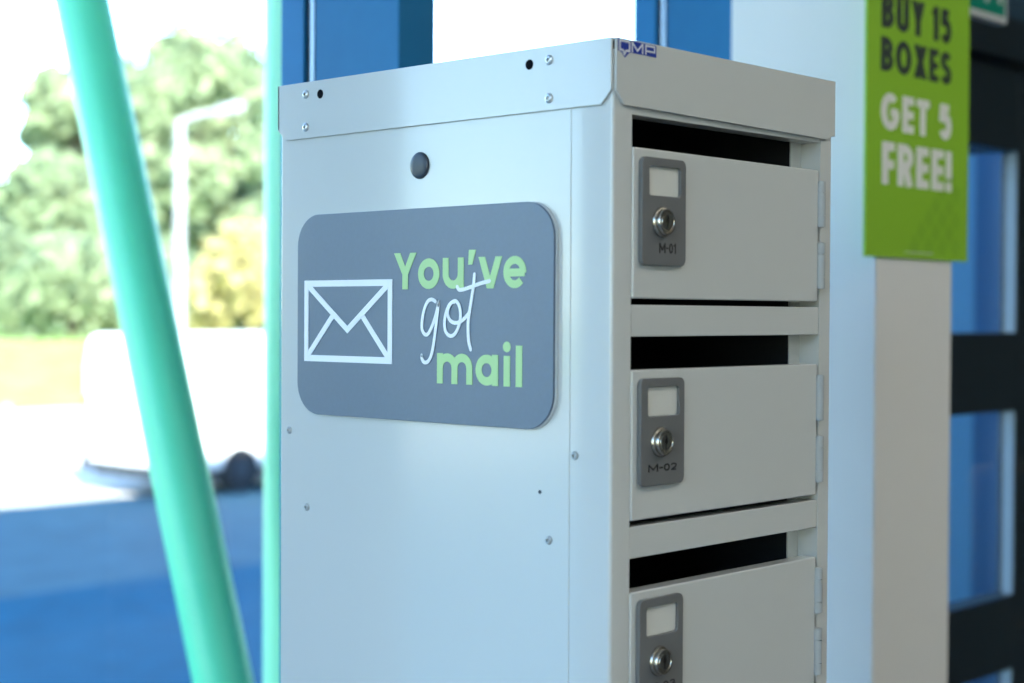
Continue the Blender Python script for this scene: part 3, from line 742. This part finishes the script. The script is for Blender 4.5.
def tree(x, y, h, r, mat, label, leaves=3600, group=None):
    h -= BANK + 0.9
    t = thing('broadleaf_tree', label, 'tree', (x, y, BANK), group=group)
    trunk = MB(); th = h * 0.45
    trunk.tube([(0, 0, 0), (0, 0, 0.4), (0.05, 0.02, th * 0.5), (0, 0.05, th), (0.1, 0, h * 0.75)], [0.36, 0.32, 0.26, 0.2, 0.08], 10)
    for k in range(6):
        a = k * 1.05 + rng.uniform(0, 0.5); z0 = th * rng.uniform(0.6, 1.1)
        trunk.tube([(0, 0, z0), (r * 0.4 * math.cos(a), r * 0.4 * math.sin(a), z0 + h * 0.12), (r * 0.7 * math.cos(a), r * 0.7 * math.sin(a), z0 + h * 0.25)], [0.12, 0.08, 0.03], 7)
    trunk.build('trunk', 'bark', t, smooth=True)
    blobs = []
    for k in range(24):
        u = rng.uniform(0, 1); a = rng.uniform(0, 2 * PI)
        z = h * (0.26 + 0.62 * u); rr = r * (0.85 - 0.75 * abs(u - 0.35)) * math.sqrt(rng.uniform(0.1, 1))
        s = r * rng.uniform(0.30, 0.48)
        blobs.append((rr * math.cos(a), rr * math.sin(a), min(z, h - s * 0.8), s, s * 0.8))
    blobs.append((0, 0, h - r * 0.4, r * 0.5, r * 0.4))
    c = MB(); leaf_cloud(c, blobs, leaves, 0.42)
    leafy('crown', c, mat, t)
    return t
TG = 'trees beyond the paving'
tree(49.10, 68.60, 17.9, 5.8, 'leaf_b', 'tallest broad green tree behind the street lamp', 9000, TG)
tree(37.00, 61.00, 13.4, 3.8, 'leaf_b', 'rounded green tree behind the top of the leaning brace', 6500, TG)
tree(37.30, 74.60, 13.0, 4.0, 'leaf_a', 'farthest left green tree with open sky above it', 5500, TG)
tree(65.00, 80.90, 20.4, 6.3, 'leaf_a', 'dark green tree behind the upright green post', 7500, TG)
tree(68.20, 104.0, 22.2, 6.2, 'leaf_a', 'farther green tree between the brace and the street lamp', 7000, TG)
def shrub(x, y, h, r, mat, label, n=1800):
    h -= BANK + 0.9
    t = thing('shrub', label, 'shrub', (x, y, BANK), group='shrubs under the trees')
    st = MB()
    for k in range(5):
        a = k * 1.26
        st.tube([(0.05 * math.cos(a), 0.05 * math.sin(a), 0), (0.05 * math.cos(a), 0.05 * math.sin(a), 0.3), (0.4 * r * math.cos(a), 0.4 * r * math.sin(a), h * 0.6)], [0.05, 0.05, 0.02], 6)
    st.build('stem', 'bark', t)
    bl_ = [(0.55 * r * math.cos(k * 1.3), 0.55 * r * math.sin(k * 1.3), h * (0.35 + 0.25 * (k % 2)), r * 0.6, h * 0.38) for k in range(6)] + [(0, 0, h * 0.62, r * 0.6, h * 0.38)]
    c = MB(); leaf_cloud(c, bl_, n, 0.28); leafy('foliage', c, mat, t)
shrub(29.40, 54.60, 6.0, 1.9, 'leaf_a', 'green shrub on the grass bank at the far left edge')
shrub(28.34, 47.01, 5.2, 2.2, 'leaf_b', 'pale green shrub left of the leaning brace above the white van')
shrub(33.47, 50.32, 5.4, 1.9, 'leaf_b', 'pale green shrub behind the leaning brace over the van roof')
shrub(32.20, 42.60, 5.6, 1.8, 'leaf_y', 'yellow leaved shrub right of the street lamp above the van')
shrub(38.18, 54.07, 5.0, 2.4, 'leaf_a', 'green shrub behind the street lamp pole and the van roof')
shrub(37.44, 46.08, 5.4, 2.3, 'leaf_a', 'green shrub behind the upright green post')

# ------------------------------------------------------------------ LIGHT
SUN_EL = math.radians(34.4)
wd = bpy.data.worlds.new('World'); SC.world = wd; wd.use_nodes = True
N, L = wd.node_tree.nodes, wd.node_tree.links
bg = N['Background']
sky = N.new('ShaderNodeTexSky'); sky.sky_type = 'NISHITA'; sky.sun_disc = False
sky.sun_elevation = SUN_EL; sky.sun_rotation = PI + 0.434; sky.air_density = 1.0; sky.dust_density = 0.3; sky.ozone_density = 3.0
L.new(sky.outputs[0], bg.inputs['Color']); bg.inputs['Strength'].default_value = 1.24
sun = bpy.data.lights.new('sun', 'SUN'); sun.energy = 29.0; sun.color = (1.0, 0.93, 0.82); sun.angle = 0.009
so = bpy.data.objects.new('sun', sun); COL.objects.link(so)
sd = Vector((0.42, 0.907, -math.tan(SUN_EL)))
so.rotation_euler = sd.to_track_quat('-Z', 'Y').to_euler()
# sky portals over the glazing help sampling only
for px_, py_, ang, wdt in ((-0.0, 0.86, (-PI / 2, 0, 0), 5.6), (XL - 0.26, -0.45, (-PI / 2, 0, PI / 2), 2.2)):
    pt_ = bpy.data.lights.new('window_portal', 'AREA'); pt_.shape = 'RECTANGLE'; pt_.size = wdt; pt_.size_y = 3.0
    pt_.cycles.is_portal = True
    pob = bpy.data.objects.new('window_portal', pt_); COL.objects.link(pob); pob.location = (px_, py_, 1.5)
    pob.rotation_euler = ang

# ------------------------------------------------------------------ CAMERA
cam = bpy.data.cameras.new('camera'); co = bpy.data.objects.new('camera', cam); COL.objects.link(co)
yaw, pit, roll = math.radians(43.12238), math.radians(-0.94235), math.radians(0.29138)
d = Vector((math.cos(yaw) * math.cos(pit), math.sin(yaw) * math.cos(pit), math.sin(pit)))
r = Vector((math.sin(yaw), -math.cos(yaw), 0)); u = r.cross(d)
r2 = math.cos(roll) * r + math.sin(roll) * u; u2 = math.cos(roll) * u - math.sin(roll) * r
mt = Matrix((r2, u2, -d)).transposed().to_4x4()
mt.translation = Vector((-0.92139, -0.76097, 1.59281))
co.matrix_world = mt
cam.sensor_width = 36; cam.lens = 1599.27 * 36 / 1024
cam.clip_start = 0.02; cam.clip_end = 600
cam.dof.use_dof = True; cam.dof.focus_distance = 1.36; cam.dof.aperture_fstop = 4.3
SC.camera = co
vs = SC.view_settings
vs.view_transform = 'Standard'; vs.look = 'None'; vs.gamma = 1.0; vs.use_curve_mapping = False
vs.exposure = 0.0
SC.cycles.use_denoising = True
SC.cycles.max_bounces = 10; SC.cycles.diffuse_bounces = 5; SC.cycles.transparent_max_bounces = 24
SC.cycles.sample_clamp_indirect = 6.0
SC.cycles.caustics_reflective = False; SC.cycles.caustics_refractive = False
